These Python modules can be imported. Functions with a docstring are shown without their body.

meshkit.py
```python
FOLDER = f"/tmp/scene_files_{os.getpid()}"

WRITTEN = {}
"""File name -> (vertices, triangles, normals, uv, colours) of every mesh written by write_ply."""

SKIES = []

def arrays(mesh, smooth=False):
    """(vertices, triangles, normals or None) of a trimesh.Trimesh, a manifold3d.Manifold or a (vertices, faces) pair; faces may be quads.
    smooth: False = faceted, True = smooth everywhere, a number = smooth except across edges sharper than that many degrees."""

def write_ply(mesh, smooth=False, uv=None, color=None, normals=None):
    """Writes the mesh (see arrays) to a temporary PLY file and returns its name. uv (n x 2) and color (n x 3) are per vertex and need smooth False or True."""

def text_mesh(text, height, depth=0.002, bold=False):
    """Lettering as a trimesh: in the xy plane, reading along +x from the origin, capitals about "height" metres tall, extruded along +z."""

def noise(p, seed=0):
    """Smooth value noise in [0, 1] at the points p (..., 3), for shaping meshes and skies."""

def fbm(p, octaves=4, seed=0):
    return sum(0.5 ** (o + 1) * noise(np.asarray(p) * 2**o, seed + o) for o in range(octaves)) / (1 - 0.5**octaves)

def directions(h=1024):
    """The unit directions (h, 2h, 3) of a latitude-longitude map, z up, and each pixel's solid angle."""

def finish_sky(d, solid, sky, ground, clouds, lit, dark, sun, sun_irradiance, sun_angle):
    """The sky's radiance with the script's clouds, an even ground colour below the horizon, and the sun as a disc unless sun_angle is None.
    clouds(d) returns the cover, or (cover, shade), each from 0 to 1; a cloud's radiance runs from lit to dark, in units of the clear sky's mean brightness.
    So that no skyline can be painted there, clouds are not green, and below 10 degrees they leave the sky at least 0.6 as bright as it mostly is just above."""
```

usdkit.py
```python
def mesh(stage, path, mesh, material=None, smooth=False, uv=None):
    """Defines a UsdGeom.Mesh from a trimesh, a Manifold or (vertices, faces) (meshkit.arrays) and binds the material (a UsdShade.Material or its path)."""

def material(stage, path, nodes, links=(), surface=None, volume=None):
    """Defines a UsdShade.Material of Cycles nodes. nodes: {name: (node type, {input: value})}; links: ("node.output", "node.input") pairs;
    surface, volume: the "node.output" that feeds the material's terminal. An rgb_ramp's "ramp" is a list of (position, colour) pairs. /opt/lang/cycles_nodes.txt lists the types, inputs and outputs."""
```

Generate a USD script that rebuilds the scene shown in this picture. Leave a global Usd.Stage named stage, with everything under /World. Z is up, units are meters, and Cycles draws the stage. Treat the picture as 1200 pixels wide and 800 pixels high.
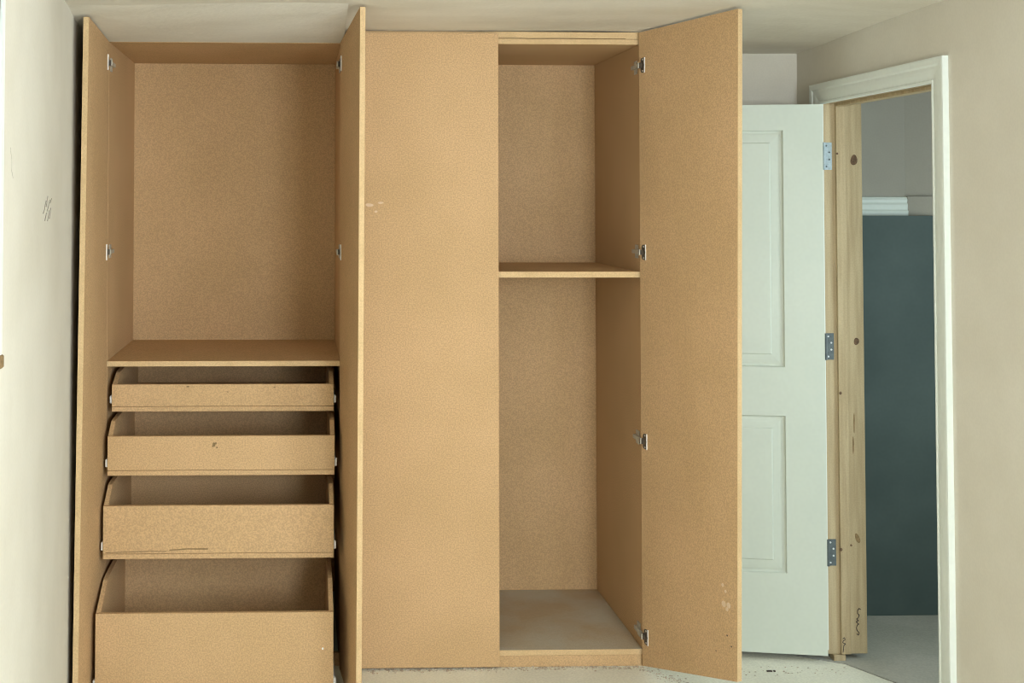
import math, random
import numpy as np
import trimesh
import manifold3d as m3
import usdkit, meshkit
from pxr import Usd, UsdGeom, UsdLux, UsdShade, Gf, Sdf, Vt
from scipy.interpolate import RBFInterpolator
from shapely.geometry import Polygon, box as sbox

random.seed(7)
rng = np.random.default_rng(7)
stage = Usd.Stage.CreateInMemory()
UsdGeom.SetStageUpAxis(stage, 'Z')
UsdGeom.SetStageMetersPerUnit(stage, 1.0)
UsdGeom.Xform.Define(stage, '/World')

# ------------------------------------------------------------------ camera (eye height 1.645 m above the floor)
F_PX, CX, CY, YAW, PITCH, ROLL = 1354.44, 392.42, 196.89, 0.0297, 0.029, 0.0017
cam = UsdGeom.Camera.Define(stage, '/World/camera')
cyw, syw, cp, sp = math.cos(YAW), math.sin(YAW), math.cos(PITCH), math.sin(PITCH)
fw = np.array([syw * cp, cyw * cp, sp]); rt = np.array([cyw, -syw, 0.0]); up = np.cross(rt, fw)
c_, s_ = math.cos(ROLL), math.sin(ROLL)
rt, up = c_ * rt + s_ * up, -s_ * rt + c_ * up
cam.AddTransformOp().Set(Gf.Matrix4d(*rt, 0, *up, 0, *(-fw), 0, 0, 0, 0, 1))
cam.CreateHorizontalApertureAttr(36.0)
cam.CreateVerticalApertureAttr(24.0)
cam.CreateFocalLengthAttr(36.0 * F_PX / 1200)
cam.CreateHorizontalApertureOffsetAttr((600 - CX) / 1200 * 36)
cam.CreateVerticalApertureOffsetAttr(-(400 - CY) / 1200 * 36)
cam.CreateFStopAttr(0.0)
cam.CreateClippingRangeAttr((0.02, 100.0))
cam.CreateExposureAttr(0.0)

# ------------------------------------------------------------------ daylight: overcast sky, and the two windows of the room
dome = UsdLux.DomeLight.Define(stage, '/World/sky')
dome.CreateColorAttr((0.86, 0.94, 1.0)); dome.CreateIntensityAttr(1.0)


def window_light(name, pos, rot, w, h, power, color):
    l = UsdLux.RectLight.Define(stage, '/World/' + name)
    l.CreateWidthAttr(w); l.CreateHeightAttr(h); l.CreateIntensityAttr(power); l.CreateColorAttr(color)
    l.AddTranslateOp().Set(pos); l.AddRotateXYZOp().Set(rot)


window_light('daylight_front', (1.36, -1.262, -0.02), (90, 0, 0), 0.86, 1.2, 43, (0.87, 0.91, 1.0))
window_light('daylight_right', (1.972, 0.95, -0.10), (0, 90, 0), 1.26, 1.40, 12.5, (0.87, 0.92, 1.0))
window_light('daylight_left', (-0.715, 1.80, 0.11), (0, -90, 0), 0.72, 1.08, 2.8, (0.90, 0.93, 1.0))
window_light('daylight_hall', (3.29, 3.05, -0.3), (0, 90, 0), 1.2, 0.9, 8.0, (0.74, 0.93, 1.0))

# ------------------------------------------------------------------ helpers
used = {}


def numbered(parent, name):
    key = (parent, name); n = used.get(key, 0); used[key] = n + 1
    return f'{parent}/{name}' + (f'_{n:03d}' if n else '')


def meta(prim, label=None, cat=None, kind=None, group=None):
    for k, v in (('label', label), ('category', cat), ('kind', kind), ('group', group)):
        if v:
            prim.SetCustomDataByKey(k, v)
    return prim


def obj(name, mesh, mat, parent=None, smooth=False, label=None, cat=None, kind=None, group=None):
    path = numbered(str(parent.GetPath()) if parent else '/World', name)
    p = usdkit.mesh(stage, path, mesh, mat, smooth=smooth).GetPrim()
    return meta(p, label, cat, kind, group)


def thing(name, label, cat, kind=None, group=None, loc=(0, 0, 0)):
    x = UsdGeom.Xform.Define(stage, numbered('/World', name))
    return meta(x.GetPrim(), label, cat, kind, group)


def arr(m):
    mm = m.to_mesh()
    return trimesh.Trimesh(mm.vert_properties[:, :3], mm.tri_verts, process=False)


def hexa(c, bevel=0.0):
    """convex solid through eight corners; bevel shrinks the corners to small octahedra"""
    c = np.asarray(c, float)
    if bevel:
        cen = c.mean(0)
        pts = []
        for p in c:
            q = p - np.sign(p - cen) * bevel
            for a in range(3):
                for s in (-1, 1):
                    e = np.zeros(3); e[a] = s * bevel; pts.append(q + e)
        c = np.array(pts)
    return arr(m3.Manifold.hull_points(c))


def bx(x0, x1, y0, y1, z0, z1, bevel=0.0008):
    return hexa([(x, y, z) for x in (x0, x1) for y in (y0, y1) for z in (z0, z1)], bevel)


def slab(p, q, t, n, z0, z1a, z1b=None, pb=None, qb=None, z0b=None):
    """upright board: inner face from plan point p to q (pb/qb at the bottom), thickness t along n; z0/z1a at p, z0b/z1b at q"""
    p, q, n = np.array(p, float), np.array(q, float), np.array(n, float)
    pb = p if pb is None else np.array(pb, float); qb = q if qb is None else np.array(qb, float)
    z1b = z1a if z1b is None else z1b; z0b = z0 if z0b is None else z0b
    c = []
    for o in (0, t):
        c += [(*(p + n * o), z1a), (*(q + n * o), z1b), (*(pb + n * o), z0), (*(qb + n * o), z0b)]
    return arr(m3.Manifold.hull_points(np.array(c)))


def cat_(*ms):
    return trimesh.util.concatenate(list(ms))


def cyl(a, b, r, n=16):
    return trimesh.creation.cylinder(radius=r, segment=[np.array(a, float), np.array(b, float)], sections=n)


def extrude_x(poly, x0, x1):
    """shapely polygon in (y, z) extruded along x"""
    m = trimesh.creation.extrude_polygon(poly, x1 - x0, engine='earcut')
    v = m.vertices.copy()
    return trimesh.Trimesh(np.c_[v[:, 2] + x0, v[:, 0], v[:, 1]], m.faces, process=False)


def extrude_y(poly, y0, y1):
    """shapely polygon in (x, z) extruded along y"""
    m = trimesh.creation.extrude_polygon(poly, y1 - y0, engine='earcut')
    v = m.vertices.copy()
    return trimesh.Trimesh(np.c_[v[:, 0], v[:, 2] + y0, v[:, 1]], m.faces[:, ::-1], process=False)


def extrude_z(poly, z0, z1):
    m = trimesh.creation.extrude_polygon(poly, z1 - z0, engine='earcut')
    m.apply_translation((0, 0, z0))
    return m


def tube(pts, r, n=6):
    return cat_(*[cyl(a, b, r, n) for a, b in zip(pts[:-1], pts[1:])])


# ------------------------------------------------------------------ materials
def mat(name, nodes, links, surface='p.BSDF'):
    return usdkit.material(stage, '/World/Looks/' + name, nodes, links, surface=surface)


def mottled(name, c0, c1, scale, fine, fine_amt=0.06, rough=0.8, spec=0.25, bump=0.0, bump_scale=60, stretch=None, detail=4.0):
    """two tones mixed by a soft noise, times a fine speckle"""
    nodes = {'g': ('geometry', {}),
             'map': ('mapping', {'scale': stretch or (1, 1, 1)}),
             'n': ('noise_texture', {'scale': scale, 'detail': detail, 'roughness': 0.55}),
             'r': ('rgb_ramp', {'ramp': [(0.0, c0), (0.36, c0), (0.64, c1), (1.0, c1)]}),
             'f': ('noise_texture', {'scale': fine, 'detail': 1.0}),
             'fr': ('rgb_ramp', {'ramp': [(0.0, (1 - fine_amt,) * 3), (0.35, (1 - fine_amt,) * 3), (0.65, (1 + 0 * fine_amt,) * 3), (1.0, (1,) * 3)]}),
             'm': ('mix_color', {'blend_type': 'multiply', 'fac': 1.0}),
             'p': ('principled_bsdf', {'roughness': rough, 'specular_ior_level': spec})}
    links = [('g.position', 'map.vector'), ('map.vector', 'n.vector'), ('g.position', 'f.vector'), ('n.fac', 'r.fac'), ('f.fac', 'fr.fac'),
             ('r.color', 'm.a'), ('fr.color', 'm.b'), ('m.result', 'p.base_color')]
    if bump:
        nodes['bn'] = ('noise_texture', {'scale': bump_scale, 'detail': 3.0})
        nodes['b'] = ('bump', {'strength': bump, 'distance': 0.004})
        links += [('g.position', 'bn.vector'), ('bn.fac', 'b.height'), ('b.normal', 'p.normal')]
    return mat(name, nodes, links)


MDF = mottled('mdf_board', (0.60, 0.395, 0.205), (0.65, 0.427, 0.23), 3.0, 210, 0.22, 0.75, 0.2)
MDF_EDGE = mottled('mdf_edge', (0.63, 0.44, 0.235), (0.69, 0.49, 0.27), 9.0, 260, 0.14, 0.8, 0.2)
MDF_DUSTY = mottled('mdf_dusty', (0.50, 0.385, 0.25), (0.53, 0.475, 0.37), 4.0, 300, 0.12, 0.9, 0.1)
PLASTER = mottled('bare_plaster', (0.66, 0.62, 0.525), (0.72, 0.685, 0.595), 2.2, 160, 0.03, 0.9, 0.15, 0.12, 40)
CEILING_PLASTER = mottled('ceiling_plaster', (0.70, 0.655, 0.56), (0.77, 0.73, 0.64), 3.0, 120, 0.03, 0.9, 0.15, 0.4, 45, stretch=(0.7, 1.8, 1))
FLOOR = mottled('dusty_floor', (0.78, 0.76, 0.64), (0.84, 0.82, 0.70), 3.5, 130, 0.10, 0.9, 0.15, 0.2, 50)
HALL_FLOOR = mottled('hall_floor', (0.42, 0.41, 0.35), (0.50, 0.48, 0.42), 3.5, 130, 0.10, 0.9, 0.15, 0.2, 50)
DOOR_WHITE = mottled('white_primer', (0.56, 0.605, 0.53), (0.59, 0.63, 0.555), 2.0, 80, 0.02, 0.55, 0.35)
TRIM_WHITE = mottled('white_trim', (0.74, 0.79, 0.74), (0.78, 0.82, 0.77), 3.0, 80, 0.02, 0.5, 0.4)
PINE = mottled('pine', (0.43, 0.325, 0.19), (0.53, 0.42, 0.26), 14.0, 200, 0.08, 0.7, 0.25, stretch=(4, 4, 0.22), detail=5.0)
KNOT = mottled('pine_knot', (0.10, 0.06, 0.035), (0.20, 0.12, 0.07), 90.0, 300, 0.1, 0.7, 0.2)
HALL_WALL = mottled('hall_plaster', (0.40, 0.37, 0.32), (0.45, 0.42, 0.36), 2.0, 160, 0.03, 0.9, 0.15)
HALL_DADO = mottled('dark_teal_paint', (0.070, 0.098, 0.093), (0.090, 0.122, 0.116), 3.0, 90, 0.05, 0.6, 0.3)
STEEL = mottled('bright_steel', (0.62, 0.63, 0.64), (0.70, 0.71, 0.72), 40, 300, 0.05, 0.35, 0.6)
LIP = mottled('bright_lip', (0.82, 0.80, 0.76), (0.86, 0.84, 0.80), 40, 300, 0.02, 0.4, 0.5)
BRASS_STEEL = mottled('tarnished_steel', (0.40, 0.37, 0.30), (0.52, 0.48, 0.40), 60, 300, 0.05, 0.4, 0.6)
DARK_STEEL = mottled('dark_steel', (0.085, 0.105, 0.11), (0.12, 0.145, 0.15), 60, 300, 0.05, 0.45, 0.5)
BRONZE = mottled('bronzed_hinge', (0.07, 0.055, 0.04), (0.11, 0.085, 0.06), 60, 300, 0.05, 0.45, 0.5)
ZINC = mottled('zinc_hinge', (0.33, 0.41, 0.44), (0.44, 0.52, 0.56), 80, 300, 0.08, 0.4, 0.5)
PLASTIC = mottled('white_enamel', (0.80, 0.80, 0.78), (0.84, 0.84, 0.82), 20, 100, 0.01, 0.4, 0.4)
GREY_FRAME = mottled('grey_frame', (0.10, 0.105, 0.115), (0.12, 0.125, 0.135), 5, 100, 0.02, 0.5, 0.4)
SCUFF = mottled('scuff', (0.22, 0.15, 0.075), (0.34, 0.23, 0.12), 60, 300, 0.1, 0.9, 0.1)
PENCIL = mottled('pencil', (0.055, 0.045, 0.04), (0.09, 0.07, 0.06), 60, 300, 0.1, 0.8, 0.2)
GREY_MARK = mottled('grey_mark', (0.42, 0.38, 0.31), (0.50, 0.45, 0.38), 60, 300, 0.1, 0.9, 0.1)
SCRIBBLE = mottled('pencil_grey', (0.26, 0.235, 0.20), (0.36, 0.32, 0.27), 60, 300, 0.1, 0.9, 0.1)
FILLER = mottled('pale_filler', (0.68, 0.51, 0.34), (0.72, 0.55, 0.38), 50, 300, 0.05, 0.9, 0.1)
DUST = mottled('plaster_dust', (0.42, 0.33, 0.24), (0.62, 0.55, 0.45), 70, 300, 0.1, 0.95, 0.05)
GLASS = usdkit.material(stage, '/World/Looks/window_glass', {'t': ('transparent_bsdf', {'color': (0.96, 0.98, 0.97)}), 'g': ('glossy_bsdf', {'roughness': 0.02}), 'm': ('mix_closure', {'fac': 0.05})},
                        [('t.BSDF', 'm.closure1'), ('g.BSDF', 'm.closure2')], surface='m.closure')

# ------------------------------------------------------------------ the room
FZ, HZ = -1.645, -1.649            # room floor, hall floor
XW0, XW1 = 1.908, 2.05             # right wall faces
ZF, ZC, ZB = 4.10, 4.118, 4.749    # closed door face, carcass front, carcass back (inner)


def left_x(y):
    return -0.725 - 0.086 * (y - 3.68) if y > 2.42 else -0.6166


# floor: room boards end on a ragged line across the threshold, the hall floor starts a centimetre lower
seam = [(1.25, 4.33), (1.45, 4.30), (1.627, 4.249), (1.795, 4.196), (1.945, 4.115), (2.036, 3.959), (2.06, 3.90)]
room_poly = Polygon([(-0.95, -1.25), (2.06, -1.25), *seam[::-1], (1.25, 4.78), (-0.95, 4.78)])
room_floor = obj('floor', extrude_z(room_poly, FZ - 0.03, FZ), FLOOR, label='pale dusty boarded floor of the room under the wardrobes', cat='floor', kind='structure')
hall_poly = sbox(1.2, 2.45, 3.35, 4.95).difference(room_poly).union(sbox(2.06, 2.45, 3.35, 4.95)).union(sbox(2.0, 2.45, 3.3, 5.2).difference(room_poly))
hall_poly = max(getattr(hall_poly, 'geoms', [hall_poly]), key=lambda g: g.area)
hall_poly = hall_poly.difference(room_poly.buffer(0.018))
obj('floor', extrude_z(hall_poly, HZ - 0.03, HZ), HALL_FLOOR, label='grey dusty hall floor beyond the threshold seam', cat='floor', kind='structure')

obj('floor', bx(-1.2, 3.5, -1.5, 5.0, HZ - .10, HZ - .05, 0), KNOT, label='dark sub-floor showing only in the open joints', cat='floor', kind='structure')
# ceiling: old plaster, not level
ctl = np.array([(-0.70, 3.45, .598), (0.19, 3.60, .630), (0.1, 3.9, .635), (-0.6, 3.9, .615), (1.39, 3.62, .624), (0.2, 4.1, .6145), (0.7, 4.1, .6135), (1.22, 4.1, .614), (-0.7, 4.1, .628), (-0.3, 4.1, .632),
                (-0.77, 4.749, .650), (0.16, 4.749, .655), (0.6, 4.75, .63), (1.2, 4.75, .62), (1.64, 4.38, .5725), (1.9, 4.38, .5725), (1.9, 3.3, .60), (1.3, 3.2, .62),
                (0, 3, .62), (-.65, 2.9, .60), (1.9, 2, .61), (0.6, 2, .615), (-.6, 2, .605), (-.6, 0, .61), (0.6, 0, .61), (1.9, 0, .61), (-.6, -1.2, .61), (1.9, -1.2, .61), (0.6, -1.2, .61), (-0.9, 4.9, .65), (2.05, 4.9, .57)])
rbf = RBFInterpolator(ctl[:, :2], ctl[:, 2], kernel='thin_plate_spline', smoothing=1e-5)


def ceil_z(x, y):
    return float(rbf(np.array([[x, y]]))[0])


gx, gy = np.linspace(-0.95, 2.10, 50), np.linspace(-1.55, 4.95, 100)
P = np.array([(x, y) for y in gy for x in gx]); Z = rbf(P)
Z = Z + 0.0012 * (meshkit.fbm(np.c_[P * 6.0, np.zeros(len(P))], 3) - 0.5)
nx, ny = len(gx), len(gy)
quads = np.array([(j * nx + i, j * nx + nx + i, j * nx + nx + i + 1, j * nx + i + 1) for j in range(ny - 1) for i in range(nx - 1)])
top = len(P)
v = np.vstack([np.c_[P, Z], [(-0.95, -1.55, 0.8), (2.1, -1.55, 0.8), (2.1, 4.95, 0.8), (-0.95, 4.95, 0.8)]])
tri = np.vstack([quads[:, [0, 1, 2]], quads[:, [0, 2, 3]]])
rim = [(top, 0, nx - 1), (top, nx - 1, top + 1), (top + 1, nx - 1, top - 1), (top + 1, top - 1, top + 2), (top + 2, top - 1, top - nx), (top + 2, top - nx, top + 3), (top + 3, top - nx, 0), (top + 3, 0, top), (top, top + 1, top + 2), (top, top + 2, top + 3)]
room_ceiling = obj('ceiling', trimesh.Trimesh(v, np.vstack([tri, rim]), process=False), CEILING_PLASTER, smooth=40, label='rough bare plaster ceiling, slightly uneven, above the wardrobes', cat='ceiling', kind='structure')

# plaster soffit sloping down to the top of the left unit
sx, sy = np.linspace(0, 1, 13), np.linspace(0, 1, 9)
f0, f1 = (-0.84, 3.52), (0.152, 3.67)
grid = []
for b in sy:
    for a in sx:
        x = f0[0] + (f1[0] - f0[0]) * a; y0 = f0[1] + (f1[1] - f0[1]) * a
        z0 = ceil_z(x, y0) + 0.001
        grid.append((x, y0 + (4.1175 - y0) * b, z0 + (0.567 - z0) * b))
g_, n1 = np.array(grid), len(sx)
hi = g_.copy(); hi[:, 2] = 0.73
cells = [(j * n1 + i, j * n1 + i + 1, j * n1 + n1 + i + 1, j * n1 + n1 + i) for j in range(len(sy) - 1) for i in range(n1 - 1)]
rim_ = list(range(n1)) + [k * n1 + n1 - 1 for k in range(1, len(sy))] + [(len(sy) - 1) * n1 + i for i in range(n1 - 2, -1, -1)] + [k * n1 for k in range(len(sy) - 2, 0, -1)]
ng = len(g_); Fs = []
for q in cells:
    Fs += [(q[0], q[2], q[1]), (q[0], q[3], q[2]), (q[0] + ng, q[1] + ng, q[2] + ng), (q[0] + ng, q[2] + ng, q[3] + ng)]
for a, b in zip(rim_, rim_[1:] + rim_[:1]):
    Fs += [(a, b, b + ng), (a, b + ng, a + ng)]
sm_ = trimesh.Trimesh(np.vstack([g_, hi]), Fs, process=False); sm_.fix_normals()
obj('sloping_soffit', sm_, CEILING_PLASTER, room_ceiling, smooth=40, label='short plaster slope down to the top of the left wardrobe')

WT, WB = 0.74, FZ - 0.03           # walls run on above the ceiling surface
# left wall: straight beside the window, then slanting away to the wardrobe
wl = thing('wall_left', 'bare plaster wall on the left, running back to the wardrobe', 'wall', 'structure')
far_y = 4.90
obj('plaster_face', extrude_z(Polygon([(-0.6166, 2.42), (left_x(far_y), far_y), (left_x(far_y) - 0.2, far_y), (-0.86, 2.42)]), WB, WT), PLASTER, wl)
near = Polygon([(-1.5, WB), (2.42, WB), (2.42, WT), (-1.5, WT)], [[(1.2, -0.335), (2.42 - 1e-3, -0.335), (2.42 - 1e-3, 0.53), (1.2, 0.53)]])
obj('plaster_face', extrude_x(sbox(-1.5, WB, 2.42, WT).difference(sbox(1.2, -0.335, 2.5, 0.53)), -0.86, -0.6166), PLASTER, wl)
# reveal lining of the window end: a white corner strip on the end of the slanting wall
marks = []
yy = 3.10; xx = left_x(yy) + 0.0004
for k, (dy, dz) in enumerate([(-.018, -.005), (-.012, .012), (-.004, .02), (0, .0), (.006, .014), (.012, -.012), (.016, .022), (-.010, -.02), (.003, -.018)]):
    dy *= 4.0
    L = 0.006 + 0.004 * (k % 3)
    marks.append(cyl((xx - 0.086 * dy, yy + dy, -0.021 + dz - L), (xx - 0.086 * (dy + .03), yy + dy + .03, -0.021 + dz + L), 0.0014, 6))
obj('pencil_scribble', cat_(*marks), SCRIBBLE, wl, label='small grey scribble on the plaster')
obj('crack', tube([(left_x(2.5) + .0003, 2.5, .115), (left_x(2.52) + .0003, 2.52, .09), (left_x(2.515) + .0003, 2.515, .07), (left_x(2.54) + .0003, 2.54, .05)], 0.0005), GREY_MARK, wl)

w1 = thing('window_1', 'grey framed window in the left wall with white reveal at the picture edge', 'window', 'structure')
fr = [bx(-0.70, -0.628, 1.2, 1.26, -0.315, 0.53), bx(-0.70, -0.628, 2.345, 2.405, -0.315, 0.53), bx(-0.70, -0.628, 1.26, 2.345, -0.315, -0.255), bx(-0.70, -0.628, 1.26, 2.345, 0.47, 0.53), bx(-0.70, -0.628, 1.77, 1.83, -0.255, 0.47)]
obj('window_frame', cat_(*fr), GREY_FRAME, w1)
obj('pane', bx(-0.676, -0.670, 1.26, 1.77, -0.255, 0.47, 0), GLASS, w1); obj('pane', bx(-0.676, -0.670, 1.83, 2.345, -0.255, 0.47, 0), GLASS, w1)
# white plaster bead at the end of the opening, widening downwards
obj('reveal', hexa([(-0.6163, y, z) for y in (2.400, 2.421) for z in (-0.317, 0.53)] + [(-0.630, y, -0.317) for y in (2.400, 2.421)] + [(-0.6185, y, 0.53) for y in (2.400, 2.421)] + [(-0.6275, y, 0.10) for y in (2.400, 2.421)]), TRIM_WHITE, w1)
obj('reveal_back', bx(-0.86, -0.628, 2.4055, 2.4185, -0.33, 0.53), GREY_FRAME, w1)
obj('window_sill', cat_(bx(-0.70, -0.6125, 1.19, 2.425, -0.345, -0.317, 0.003)), SCUFF, w1)

# front wall (behind the camera) with the big window
obj('wall_front', extrude_y(sbox(-0.9, WB, 2.1, WT).difference(sbox(0.93, -0.62, 1.79, 0.58)), -1.45, -1.2), PLASTER, label='bare plaster wall with the large window, facing the wardrobes', cat='wall', kind='structure')
w2 = thing('window_2', 'white framed window facing the wardrobes', 'window', 'structure')
obj('window_frame', cat_(bx(0.93, 0.98, -1.26, -1.21, -0.62, 0.58), bx(1.74, 1.79, -1.26, -1.21, -0.62, 0.58), bx(0.98, 1.74, -1.26, -1.21, -0.62, -0.57), bx(0.98, 1.74, -1.26, -1.21, 0.53, 0.58)), TRIM_WHITE, w2)
obj('pane', bx(0.98, 1.74, -1.248, -1.242, -0.57, 0.53, 0), GLASS, w2)
obj('window_sill', bx(0.88, 1.84, -1.21, -1.17, -0.65, -0.62, 0.004), TRIM_WHITE, w2)

# back wall behind the units and the short alcove wall beside them
obj('wall_back', bx(-1.05, 1.26, 4.78, 4.92, WB, WT, 0), PLASTER, label='plaster wall behind the wardrobes, hidden by their backs', cat='wall', kind='structure')
obj('wall_alcove', cat_(bx(1.245, XW1, 4.38, 4.52, WB, WT, 0), bx(1.245, 1.30, 4.52, 4.78, WB, WT, 0)), PLASTER, label='short plaster wall behind the open white door, right of the wardrobe', cat='wall', kind='structure')

# right wall with the doorway
JB = -1.628                        # foot of the pine lining, short of the floor
DY0, DY1, DZ = 3.412, 4.165, 0.362          # lining faces
LT = 0.028
opening = sbox(DY0 - LT, WB - 1, DY1 + LT, DZ + LT).union(sbox(DY1, WB - 1, DY1 + 0.16, JB + 0.02)).union(sbox(0.25, -0.73, 1.65, 0.53))
obj('wall_right', extrude_x(sbox(-1.5, WB, 4.40, WT).difference(opening), XW0, XW1), PLASTER, label='bare plaster wall on the right around the doorway', cat='wall', kind='structure')

w3 = thing('window_3', 'white framed window in the right wall beside the camera', 'window', 'structure')
obj('window_frame', cat_(bx(1.915, 1.97, 0.25, 0.30, -0.73, 0.53), bx(1.915, 1.97, 1.60, 1.65, -0.73, 0.53), bx(1.915, 1.97, 0.30, 1.60, -0.73, -0.68), bx(1.915, 1.97, 0.30, 1.60, 0.48, 0.53), bx(1.915, 1.97, 0.93, 0.97, -0.68, 0.48)), TRIM_WHITE, w3)
obj('pane', bx(1.950, 1.956, 0.30, 0.93, -0.68, 0.48, 0), GLASS, w3); obj('pane', bx(1.950, 1.956, 0.97, 1.60, -0.68, 0.48, 0), GLASS, w3)
obj('window_sill', bx(1.87, 1.915, 0.20, 1.70, -0.76, -0.73, 0.004), TRIM_WHITE, w3)

# pine door lining with stops
lin = thing('trim_1', 'unpainted pine door lining with three hinges and stops in the right wall', 'door lining', 'structure')
hj = obj('hinge_jamb', bx(XW0, XW1 + 0.002, DY1, DY1 + LT, JB, DZ + LT, 0.0015), PINE, lin)
lj = obj('latch_jamb', bx(XW0, XW1 + 0.002, DY0 - LT, DY0, HZ, DZ + LT, 0.0015), PINE, lin)
obj('head', bx(XW0, XW1 + 0.002, DY0, DY1, DZ, DZ + LT, 0.0015), PINE, lin)
ST0, ST1, SD = 1.952, 1.987, 0.011
obj('stop', bx(ST0, ST1, DY1 - SD, DY1, JB + 0.002, DZ - SD, 0.001), PINE, lin)
obj('stop', bx(ST0, ST1, DY0, DY0 + SD, HZ, DZ - SD, 0.001), PINE, lin)
obj('stop', bx(ST0, ST1, DY0, DY1, DZ - SD, DZ, 0.001), PINE, lin)
obj('packer', hexa([(x, y, z) for x in (1.925, 1.968) for y in (4.155, 4.19) for z in (HZ, JB - 0.001)], 0.001), PINE, lin)


def disc(name, x, z, rx, rz, y, m, parent, ang=0.0):
    a = np.linspace(0, 2 * np.pi, 18, endpoint=False)
    r = 1 + 0.05 * np.sin(2 * a + x * 90) + 0.05 * np.cos(3 * a + z * 50)
    px, pz = rx * r * np.cos(a), rz * r * np.sin(a)
    q = np.c_[x + px * math.cos(ang) - pz * math.sin(ang), z + px * math.sin(ang) + pz * math.cos(ang)]
    obj(name, extrude_y(Polygon(q), y - 0.0005, y + 0.0005), m, parent)


for x, z, rx, rz in ((2.022, 0.155, .013, .019), (2.024, -0.505, .010, .013), (1.996, -1.24, .004, .004), (1.985, -1.265, .003, .003)):
    disc('knot', x, z, rx, rz, DY1, KNOT, hj)
for x, z, rx, rz in ((1.955, 0.178, .004, .004), (1.958, -0.69, .005, .006), (1.954, -1.252, .005, .006)):
    disc('knot', x, z, rx, rz, DY1 - SD, KNOT, hj)
disc('knot', 2.020, -1.215, .008, .018, DY1, SCUFF, hj, 0.4)
disc('knot', 2.012, -0.80, .003, .035, DY1, SCUFF, hj)
disc('knot', 2.008, -0.88, .003, .03, DY1, SCUFF, hj)
ys = DY1 - 0.0003
scr = [(2.028, -1.470), (2.022, -1.466), (2.017, -1.474), (2.017, -1.484), (2.023, -1.490), (2.019, -1.500), (2.013, -1.503), (2.020, -1.510), (2.011, -1.514), (2.021, -1.522), (2.015, -1.526), (2.012, -1.535), (2.015, -1.546), (2.022, -1.553), (2.019, -1.562), (2.013, -1.556)]
obj('handwriting', tube([(x, ys, z) for x, z in scr], 0.0015), PENCIL, hj, label='scribbled dark pencil writing near the foot')
scr = [(1.956, -1.570), (1.963, -1.566), (1.965, -1.574), (1.958, -1.577), (1.956, -1.584), (1.966, -1.588), (1.960, -1.594), (1.959, -1.606), (1.957, -1.618)]
obj('handwriting', tube([(x, DY1 - SD - 0.0003, z) for x, z in scr], 0.0013), PENCIL, hj)
for (z0, z1, m) in ((0.119, 0.219, ZINC), (-0.571, -0.475, DARK_STEEL), (-1.312, -1.217, DARK_STEEL)):
    yh = DY1 - 0.0022
    h = obj('butt_hinge', cat_(bx(1.9125, 1.940, yh, DY1 + 0.001, z0, z1, 0.0005), cyl((1.9095, DY1 - 0.006, z0), (1.9095, DY1 - 0.006, z1), 0.0048)), m, lin, label='zinc plated butt hinge, brighter than the others' if m is ZINC else 'dark steel butt hinge')
    for i, t in enumerate((0.12, 0.38, 0.64, 0.88)):
        zz = z0 + (z1 - z0) * t; xs = 1.919 if i in (0, 3) else 1.930
        obj('screw', cyl((xs, yh - 0.0012, zz), (xs, yh + 0.001, zz), 0.0034, 10), DARK_STEEL if m is ZINC else STEEL, h)

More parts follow.
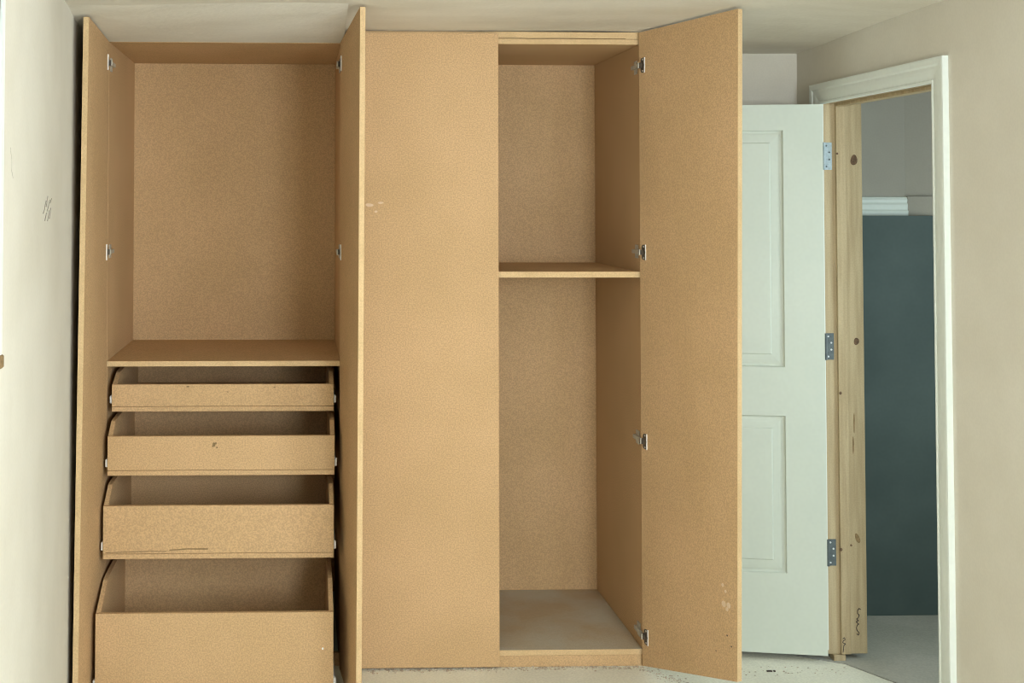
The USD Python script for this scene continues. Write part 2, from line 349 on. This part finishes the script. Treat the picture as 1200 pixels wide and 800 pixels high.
# architrave: moulded section swept round the doorway with mitred corners
ar = thing('trim_2', 'white primed moulded architrave around the doorway', 'architrave', 'structure')
sec = [(0.0, 0.0), (0.0, 0.018), (0.006, 0.019), (0.020, 0.018), (0.026, 0.0145), (0.036, 0.0145), (0.046, 0.0135), (0.056, 0.0115), (0.064, 0.0095), (0.066, 0.0125), (0.071, 0.0125), (0.075, 0.0095), (0.075, 0.0)]  # (from the outer edge inwards, projection)
AO0, AO1, AZ = 3.342, 4.235, 0.434


def sweep(rings):
    rings = [np.asarray(r, float) for r in rings]; n = len(rings[0]); V = np.vstack(rings); Fc = []
    for k in range(len(rings) - 1):
        for i in range(n):
            a, b, c, d = k * n + i, k * n + (i + 1) % n, (k + 1) * n + (i + 1) % n, (k + 1) * n + i
            Fc += [(a, b, c), (a, c, d)]
    caps = trimesh.creation.triangulate_polygon(Polygon(np.array(sec)), engine='earcut')
    cv, cf = caps
    idx = [int(np.argmin(((np.array(sec) - p) ** 2).sum(1))) for p in cv]
    for t in cf:
        t = [idx[i] for i in t]; Fc += [tuple(t), tuple((len(rings) - 1) * n + i for i in t[::-1])]
    m = trimesh.Trimesh(V, Fc, process=False); m.fix_normals()
    return m


obj('architrave_leg', sweep([[(XW0 - p, AO0 + w, FZ) for w, p in sec], [(XW0 - p, AO0 + w, AZ - w) for w, p in sec]]), TRIM_WHITE, ar)
obj('architrave_leg', sweep([[(XW0 - p, AO1 - w, -1.612) for w, p in sec], [(XW0 - p, AO1 - w, AZ - w) for w, p in sec]]), TRIM_WHITE, ar)
obj('architrave_head', sweep([[(XW0 - p, AO0 + w, AZ - w) for w, p in sec], [(XW0 - p, AO1 - w, AZ - w) for w, p in sec]]), TRIM_WHITE, ar)

# white panelled door, swung right back into the alcove
dr = thing('door_1', 'white primed two panel interior door standing open beside the wardrobe', 'door', 'structure')
H0 = np.array([1.888, 4.122]); dd = np.array([-0.986, 0.1667]); dn = np.array([0.1667, 0.986])   # hinge corner, along the leaf, into its thickness
DW, DT, DZ0, DZ1 = 0.638, 0.035, -1.6185, 0.3555


def dpt(u, d, z):
    q = H0 + dd * u + dn * d
    return (q[0], q[1], z)


panels = [(0.138, 0.500, -0.595, 0.262), (0.138, 0.500, -1.333, -0.770)]
leafp = sbox(0, DZ0, DW, DZ1)
for (u0, u1, z0, z1) in panels:
    leafp = leafp.difference(sbox(u0, z0, u1, z1))
lm = trimesh.creation.extrude_polygon(leafp, DT, engine='earcut')
lv = np.array([dpt(u, d, z) for u, z, d in lm.vertices])
obj('door_leaf', trimesh.Trimesh(lv, lm.faces[:, ::-1], process=False), DOOR_WHITE, dr)
prof = [(0.0, 0.0), (0.0025, 0.0065), (0.006, 0.0092), (0.010, 0.0092), (0.015, 0.0072), (0.024, 0.0058), (0.040, 0.0048), (0.0445, 0.0046), (0.0475, 0.0016), (0.050, 0.0010)]
for (u0, u1, z0, z1) in panels:
    V, Fc = [], []
    for side in (0, 1):
        base = len(V)
        for o, d in prof:
            d = d if side == 0 else DT - d
            V += [dpt(u0 + o, d, z0 + o), dpt(u1 - o, d, z0 + o), dpt(u1 - o, d, z1 - o), dpt(u0 + o, d, z1 - o)]
        for k in range(len(prof) - 1):
            for i in range(4):
                a, b = base + 4 * k + i, base + 4 * k + (i + 1) % 4
                Fc += [(a, b, b + 4), (a, b + 4, a + 4)]
        e = base + 4 * (len(prof) - 1); Fc += [(e, e + 1, e + 2), (e, e + 2, e + 3)]
    h = len(V) // 2
    for i in range(4):
        Fc += [(i, h + i, h + (i + 1) % 4), (i, h + (i + 1) % 4, (i + 1) % 4)]
    pm = trimesh.Trimesh(np.array(V), Fc, process=False); pm.fix_normals()
    obj('door_panel', pm, DOOR_WHITE, dr)

# the hall beyond
WH = thing('wall_hall', 'grey plaster hall walls with dark teal lower part seen through the doorway', 'wall', 'structure')
HX = 2.469
obj('upper_wall', bx(1.9, HX, 4.65, 4.80, -0.051, WT, 0), HALL_WALL, WH)
obj('wall_return', extrude_z(Polygon([(HX, 4.65), (2.76, 4.58), (3.3, 4.58), (3.3, 4.80), (HX, 4.80)]), HZ, WT), HALL_WALL, WH)
obj('dark_lower_wall', bx(1.9, 3.3, 4.60, 4.66, HZ, -0.053, 0.001), HALL_DADO, WH)
rail_sec = [(0, -0.053), (0.022, -0.053), (0.024, -0.035), (0.018, -0.028), (0.020, -0.008), (0.015, 0.0), (0.017, 0.012), (0.012, 0.022), (0, 0.026)]
obj('hall_rail', extrude_x(Polygon([(4.651 - p, z) for p, z in rail_sec]), 1.9, HX), TRIM_WHITE, WH)
obj('hall_rail', extrude_z(Polygon([(HX, 4.651), (2.76, 4.581), (3.3, 4.581), (3.3, 4.565), (2.757, 4.565), (HX, 4.634)]), -0.053, 0.025), HALL_WALL, WH)
obj('side_wall', cat_(bx(3.3, 3.4, 2.4, 4.9, WB, WT, 0), bx(2.05, 3.4, 2.40, 2.50, WB, WT, 0), bx(XW0, XW1, 4.52, 4.8, WB, WT, 0)), HALL_WALL, WH)
obj('ceiling', bx(XW1, 3.4, 2.4, 4.95, 0.60, 0.74, 0), HALL_WALL, label='grey hall ceiling beyond the doorway', cat='ceiling', kind='structure')

# ------------------------------------------------------------------ wardrobes
T = 0.018


def concealed_hinge(door, P, e, n, side_x, inward, zc, arm=True):
    """cup hinge on a door: P = plan point of the hinge corner on the inner face, e along the door, n out of its inner face; arm to the carcass side"""
    P, e, n = np.array(P), np.array(e), np.array(n)

    def q(a, d, z):
        w = P + e * a + n * d
        return (w[0], w[1], zc + z)

    def blk(a0, a1, d0, d1, z0, z1):
        return arr(m3.Manifold.hull_points(np.array([q(a, d, z) for a in (a0, a1) for d in (d0, d1) for z in (z0, z1)])))
    base = arr(m3.Manifold.hull_points(np.array([q(a, d, z) for a, z in ((.012, -.019), (.012, .019), (.016, .026), (.034, .0275), (.034, -.0275), (.016, -.026)) for d in (-.001, .0022)])))
    h = obj('hinge', base, BRONZE, door, label='concealed cup hinge')
    obj('hinge_lip', blk(.0335, .0358, -.001, .0042, -.0275, .0275), LIP, door)
    for s in (-1, 1):
        obj('screw', cyl(q(.024, .001, s * .0205), q(.024, .0036, s * .0205), .0032, 10), BRASS_STEEL, door)
    obj('hinge_cup', cat_(cyl(q(.0225, .0005, 0), q(.0225, .0045, 0), .0125, 20), blk(.004, .020, .0015, .0105, -.009, .009)), BRONZE, door)
    obj('hinge_pin', cyl(q(.012, .0115, -.010), q(.012, .0115, .010), .0028, 10), BRASS_STEEL, door)
    if arm:
        s = inward; x0 = side_x
        A = [bx(*sorted((x0, x0 + s * .004)), 4.140, 4.172, zc - .024, zc + .024, .0008), bx(*sorted((x0 + s * .003, x0 + s * .014)), 4.105, 4.178, zc - .007, zc + .007, .0015)]
        A.append(arr(m3.Manifold.hull_points(np.array([q(.004, d, z) for d in (.003, .0105) for z in (-.008, .008)] + [(x0 + s * a, 4.108, zc + z) for a in (.004, .013) for z in (-.007, .007)]))))
        obj('hinge_arm', cat_(*A), BRASS_STEEL, door)


# --- left unit: open cupboard above four drawers, both doors swung open
L0, L1 = -0.681, 0.142
TOPL = 0.60
wa = thing('wardrobe', 'left unpainted wardrobe unit with open doors and four stepped drawers', 'wardrobe')


def side_board(x0, x1, y0, y1, z0, gap=.004):
    """carcass side scribed to the uneven ceiling"""
    c = [(x, y, z0) for x in (x0, x1) for y in (y0, y1)] + [(x, y, ceil_z(x, y) - gap) for x in (x0, x1) for y in (y0, y1)]
    return arr(m3.Manifold.hull_points(np.array(c)))


obj('side_panel', bx(L0 - T, L0, ZC, ZB + .012, FZ, 0.583), MDF, wa)
obj('side_panel', bx(L1, L1 + T, ZC, ZB + .012, FZ, 0.583), MDF, wa)
obj('top_panel', bx(L0, L1, ZC, ZB + .012, 0.5655, 0.583), MDF, wa)
obj('back_panel', bx(L0, L1, ZB, ZB + .012, FZ + .06, 0.5655), MDF, wa)
obj('shelf', bx(L0, L1, ZC, ZB, -0.5825, -0.564), MDF, wa)
obj('shelf_edge', bx(L0, L1, ZC - .0015, ZC, -0.5825, -0.564, 0.0004), MDF_EDGE, wa)
obj('plinth', bx(L0, L1, ZC + .03, ZC + .048, FZ, -1.60), MDF, wa)

# drawers: front Y, top, bottom, side knee (depth back, height), full side height, x offset
DX0, DX1, DT_ = -0.661, 0.119, 0.015
specs = [(4.106, -0.644, -0.739, 0.095, -0.614, -0.611, 0.0), (4.014, -0.807, -0.941, 0.080, -0.769, -0.766, 0.001), (3.960, -1.030, -1.208, 0.100, -0.982, -0.979, -0.003), (3.848, -1.351, -1.622, 0.150, -1.288, -1.284, -0.007)]
for i, (fy, zt, zb, kb, kz, hz, ox) in enumerate(specs):
    x0, x1 = DX0 + ox, DX1 + ox
    back_y = fy + 0.56
    BT = 0.017
    tray = cat_(bx(x0, x1, fy, back_y, zb, zb + BT), bx(x0 + DT_, x1 - DT_, back_y - DT_, back_y, zb + BT, hz))
    names = ['topmost shallow drawer', 'second drawer, with a brown scuff', 'third drawer, with a dark scrape near its foot', 'deep bottom drawer pulled furthest out']
    d = obj('drawer', tray, MDF, wa, label=names[i])
    obj('drawer_front', bx(x0, x1, fy, fy + DT_, zb + BT + 0.0012, zt), MDF, d)
    # side with a scooped front: slopes up, then rounds over to full height
    pr = [(fy + DT_, zb + BT), (fy + DT_, zt), (fy + kb, kz)]
    m0 = math.atan2(kz - zt, kb - DT_); ex = 0.06
    for t in np.linspace(0, 1, 9)[1:]:
        b0, b1, b2 = np.array([kb, kz]), np.array([kb + ex * 0.35, kz + ex * 0.35 * math.tan(m0)]), np.array([kb + ex, hz])
        b1[1] = min(b1[1], hz)
        pt = (1 - t) ** 2 * b0 + 2 * t * (1 - t) * b1 + t * t * b2
        pr.append((fy + pt[0], pt[1]))
    pr += [(back_y, hz), (back_y, zb + BT)]
    for xs in (x0, x1 - DT_):
        sm = extrude_x(Polygon(pr), xs, xs + DT_)
        obj('drawer_side', sm, MDF, d)
    rz = zb + 0.042
    for xs, s in ((x0, -1), (x1, 1)):
        obj('runner', cat_(bx(*sorted((xs, xs + s * .003)), fy + .012, back_y, rz - .016, rz + .016, .0006), bx(*sorted((xs, xs + s * .008)), fy + .006, back_y, rz - .013, rz - .010, .0006),
                           bx(*sorted((xs, xs + s * .0085)), fy + .004, fy + .02, rz - .014, rz + .013, .003)), PLASTIC, d)
    if i == 1:
        for (mx, mz, r) in ((-0.296, -0.836, .007), (-0.289, -0.832, .004), (-0.300, -0.842, .003), (-0.285, -0.846, .003)):
            disc('scuff', mx, mz, r * .8, r, fy, SCUFF, d)
    if i == 2:
        obj('scuff', tube([(-0.655, fy + .0002, -1.186), (-0.58, fy + .0002, -1.184), (-0.50, fy + .0002, -1.182), (-0.45, fy + .0002, -1.183)], 0.0014), SCUFF, d)
        obj('scuff', tube([(-0.44, fy + .0002, -1.179), (-0.38, fy + .0002, -1.175), (-0.31, fy + .0002, -1.176)], 0.0022), SCUFF, d)
    if i == 3:
        disc('scuff', 0.077, -1.470, .003, .004, fy, PLASTIC, d)
    if i == 0:
        for (mx, mz, r) in ((-0.395, -0.652, .005), (-0.09, -0.655, .004), (-0.255, -0.671, .003)):
            disc('scuff', mx, mz, r, r * .6, fy, SCUFF, d)

HZS = (0.488, -0.178, -0.845, -1.528)
# left door of the left unit, square open against the wall
p, qt, qb = (-0.6785, 4.099), (-0.673, 3.680), (-0.692, 3.680)
ld = obj('door', slab(p, qt, T, (-1, 0), -1.634, 0.5645, 0.5855, qb=qb), MDF, wa, label='left hand door, open along the wall')
obj('door_edge', slab((qt[0] - .0005, 3.680), (qt[0] - .0005, 3.6785), T - .001, (-1, 0), -1.633, 0.585, pb=(qb[0] - .0005, 3.68), qb=(qb[0] - .0005, 3.6785)), MDF_EDGE, ld)
e = np.array(qt) - p; e = e / np.linalg.norm(e); n = np.array([-e[1], e[0]])
for z in HZS[:2]:
    concealed_hinge(ld, p, e, n, L0, 1, z)
# right door of the left unit
p, qt, qb = (0.1405, 4.099), (0.189, 3.680), (0.178, 3.680)
rd = obj('door', slab(p, qt, T, (0.994, 0.107), -1.634, 0.566, 0.6235, qb=qb), MDF, wa, label='right hand door, open towards the camera')
obj('door_edge', slab((qt[0], 3.680), (qt[0] + .0005, 3.6785), T - .001, (0.994, 0.107), -1.633, 0.623, pb=(qb[0], 3.68), qb=(qb[0] + .0005, 3.6785)), MDF_EDGE, rd)
e = np.array(qt) - p; e = e / np.linalg.norm(e); n = np.array([e[1], -e[0]])
for z in HZS[:2]:
    concealed_hinge(rd, p, e, n, L1, -1, z)

# --- right unit: closed left door, right door open, one shelf
R0, R1 = 0.200, 1.219
wb = thing('wardrobe', 'right unpainted wardrobe unit with one door closed, one open and a single shelf', 'wardrobe')
obj('side_panel', side_board(R0 - T, R0, ZC, ZB + .012, FZ), MDF, wb)
obj('side_panel', side_board(R1, R1 + T, ZC, ZB + .012, FZ), MDF, wb)
obj('back_panel', bx(R0, R1, ZB, ZB + .012, FZ + .06, 0.567), MDF, wb)
obj('top_panel', bx(R0, R1, ZC, ZB + .012, 0.567, 0.5855), MDF, wb)
obj('panel_edge', bx(R0, R1, ZC - .0015, ZC, 0.567, 0.5855, .0004), MDF_EDGE, wb)
obj('top_rail', bx(R0, R1, ZC + .001, ZC + .019, 0.5865, 0.6115), MDF_EDGE, wb)
obj('floor_panel', bx(R0, R1, ZC, ZB + .012, -1.604, -1.585), MDF_DUSTY, wb, label='dusty floor panel')
obj('panel_edge', bx(R0, R1, ZC - .0015, ZC, -1.604, -1.585, .0004), MDF_EDGE, wb)
obj('plinth', bx(R0, R1, ZC + .002, ZC + .02, FZ, -1.605), MDF, wb)
obj('shelf', bx(R0, R1, ZC, ZB, -0.270, -0.249), MDF, wb)
obj('shelf_edge', bx(R0, R1, ZC - .0015, ZC, -0.270, -0.249, .0004), MDF_EDGE, wb)
obj('scuff', tube([(0.71, ZC + .0006, 0.589), (0.77, ZC + .0006, 0.590), (0.82, ZC + .0006, 0.5875), (0.93, ZC + .0006, 0.589), (1.05, ZC + .0006, 0.5875), (1.17, ZC + .0006, 0.5885)], 0.0012), SCUFF, wb)
cd = obj('door', bx(0.186, 0.7055, ZF, ZF + .0165, -1.6365, 0.6035, .001), MDF, wb, label='closed left hand door')
for (mx, mz, rx, rz) in ((0.245, -0.012, .014, .006), (0.285, -0.004, .010, .004), (0.268, -0.035, .006, .004)):
    disc('filler_smear', mx, mz, rx, rz, ZF, FILLER, cd)
# right door, swung out past square; its foot is cut to a slope
p, q = (1.2125, 4.099), (1.390, 3.624)
e = np.array(q) - p; e = e / np.linalg.norm(e); no = np.array([-e[1], e[0]]); ni = -no
FB = -1.500
od_mesh = slab(p, q, T, no, -1.6365, 0.608, 0.616, z0b=FB, qb=(1.370, 3.624))
od = obj('door', od_mesh, MDF, wb, label='open right hand door')
obj('door_edge', slab(q, np.array(q) + e * .0015, T - .001, no, FB + .001, 0.615, pb=(1.370, 3.624), qb=np.array((1.370, 3.624)) + e * .0015), MDF_EDGE, od)
for z in HZS:
    concealed_hinge(od, p, e, ni, R1, -1, z)


def on_door(a, z, r, m, name='filler_smear'):
    P0 = np.array([*(np.array(p) + e * a - ni * 0.008), z]); D = np.array([*ni, 0.0])
    fn, fo = od_mesh.face_normals, od_mesh.triangles[:, 0]
    k = fn @ D
    t = (((fo - P0) * fn).sum(1)[k > 1e-6] / k[k > 1e-6]).min()      # where the line leaves the convex board
    w = P0 + D * t
    obj(name, cyl(w - D * .0006, w + D * .0005, r, 12), m, od)


for a, z, r in ((0.435, -1.220, .006), (0.448, -1.236, .005), (0.440, -1.278, .010), (0.462, -1.276, .009), (0.455, -1.29, .006)):
    on_door(a, z, r, FILLER)
for a, z, r in ((0.455, -1.372, .003), (0.40, -1.44, .0022), (0.475, -1.40, .0025)):
    on_door(a, z, r, PENCIL, 'speck')

# ------------------------------------------------------------------ builders' dust along the foot of the units
crumbs = []


def crumb(x, y, s):
    m = trimesh.creation.icosphere(0, 1.0)
    v = m.vertices * (1 + 0.35 * rng.standard_normal((len(m.vertices), 1))) * np.array([1.3, 1.0, 0.6]) * s
    crumbs.append(trimesh.Trimesh(v + (x, y, FZ + s * 0.35), m.faces, process=False))


for _ in range(420):
    x = rng.uniform(0.24, 1.22); crumb(x, ZC - abs(rng.normal(0, .014)) - .002, rng.uniform(.0012, .0042))
for _ in range(150):
    t = rng.uniform(0, 1); crumb(1.22 + .15 * t + rng.normal(0, .015), 4.09 - .2 * t + rng.normal(0, .015), rng.uniform(.001, .003))
for _ in range(60):
    crumb(rng.uniform(1.45, 1.93), rng.uniform(4.02, 4.1), rng.uniform(.001, .0028))
obj('plaster_dust', cat_(*crumbs), DUST, room_floor, label='crumbs of plaster dust along the foot of the wardrobe', kind='stuff')
ch = [hexa([(x, y, z) for x in (1.640 + dx, 1.640 + dx + w) for y in (4.055, 4.061) for z in (FZ, FZ + .004)]) for dx, w in ((0, .018), (.024, .006))]
obj('wood_splinter', cat_(*ch), PENCIL, label='dark splinter lying on the floor before the white door', cat='splinter')
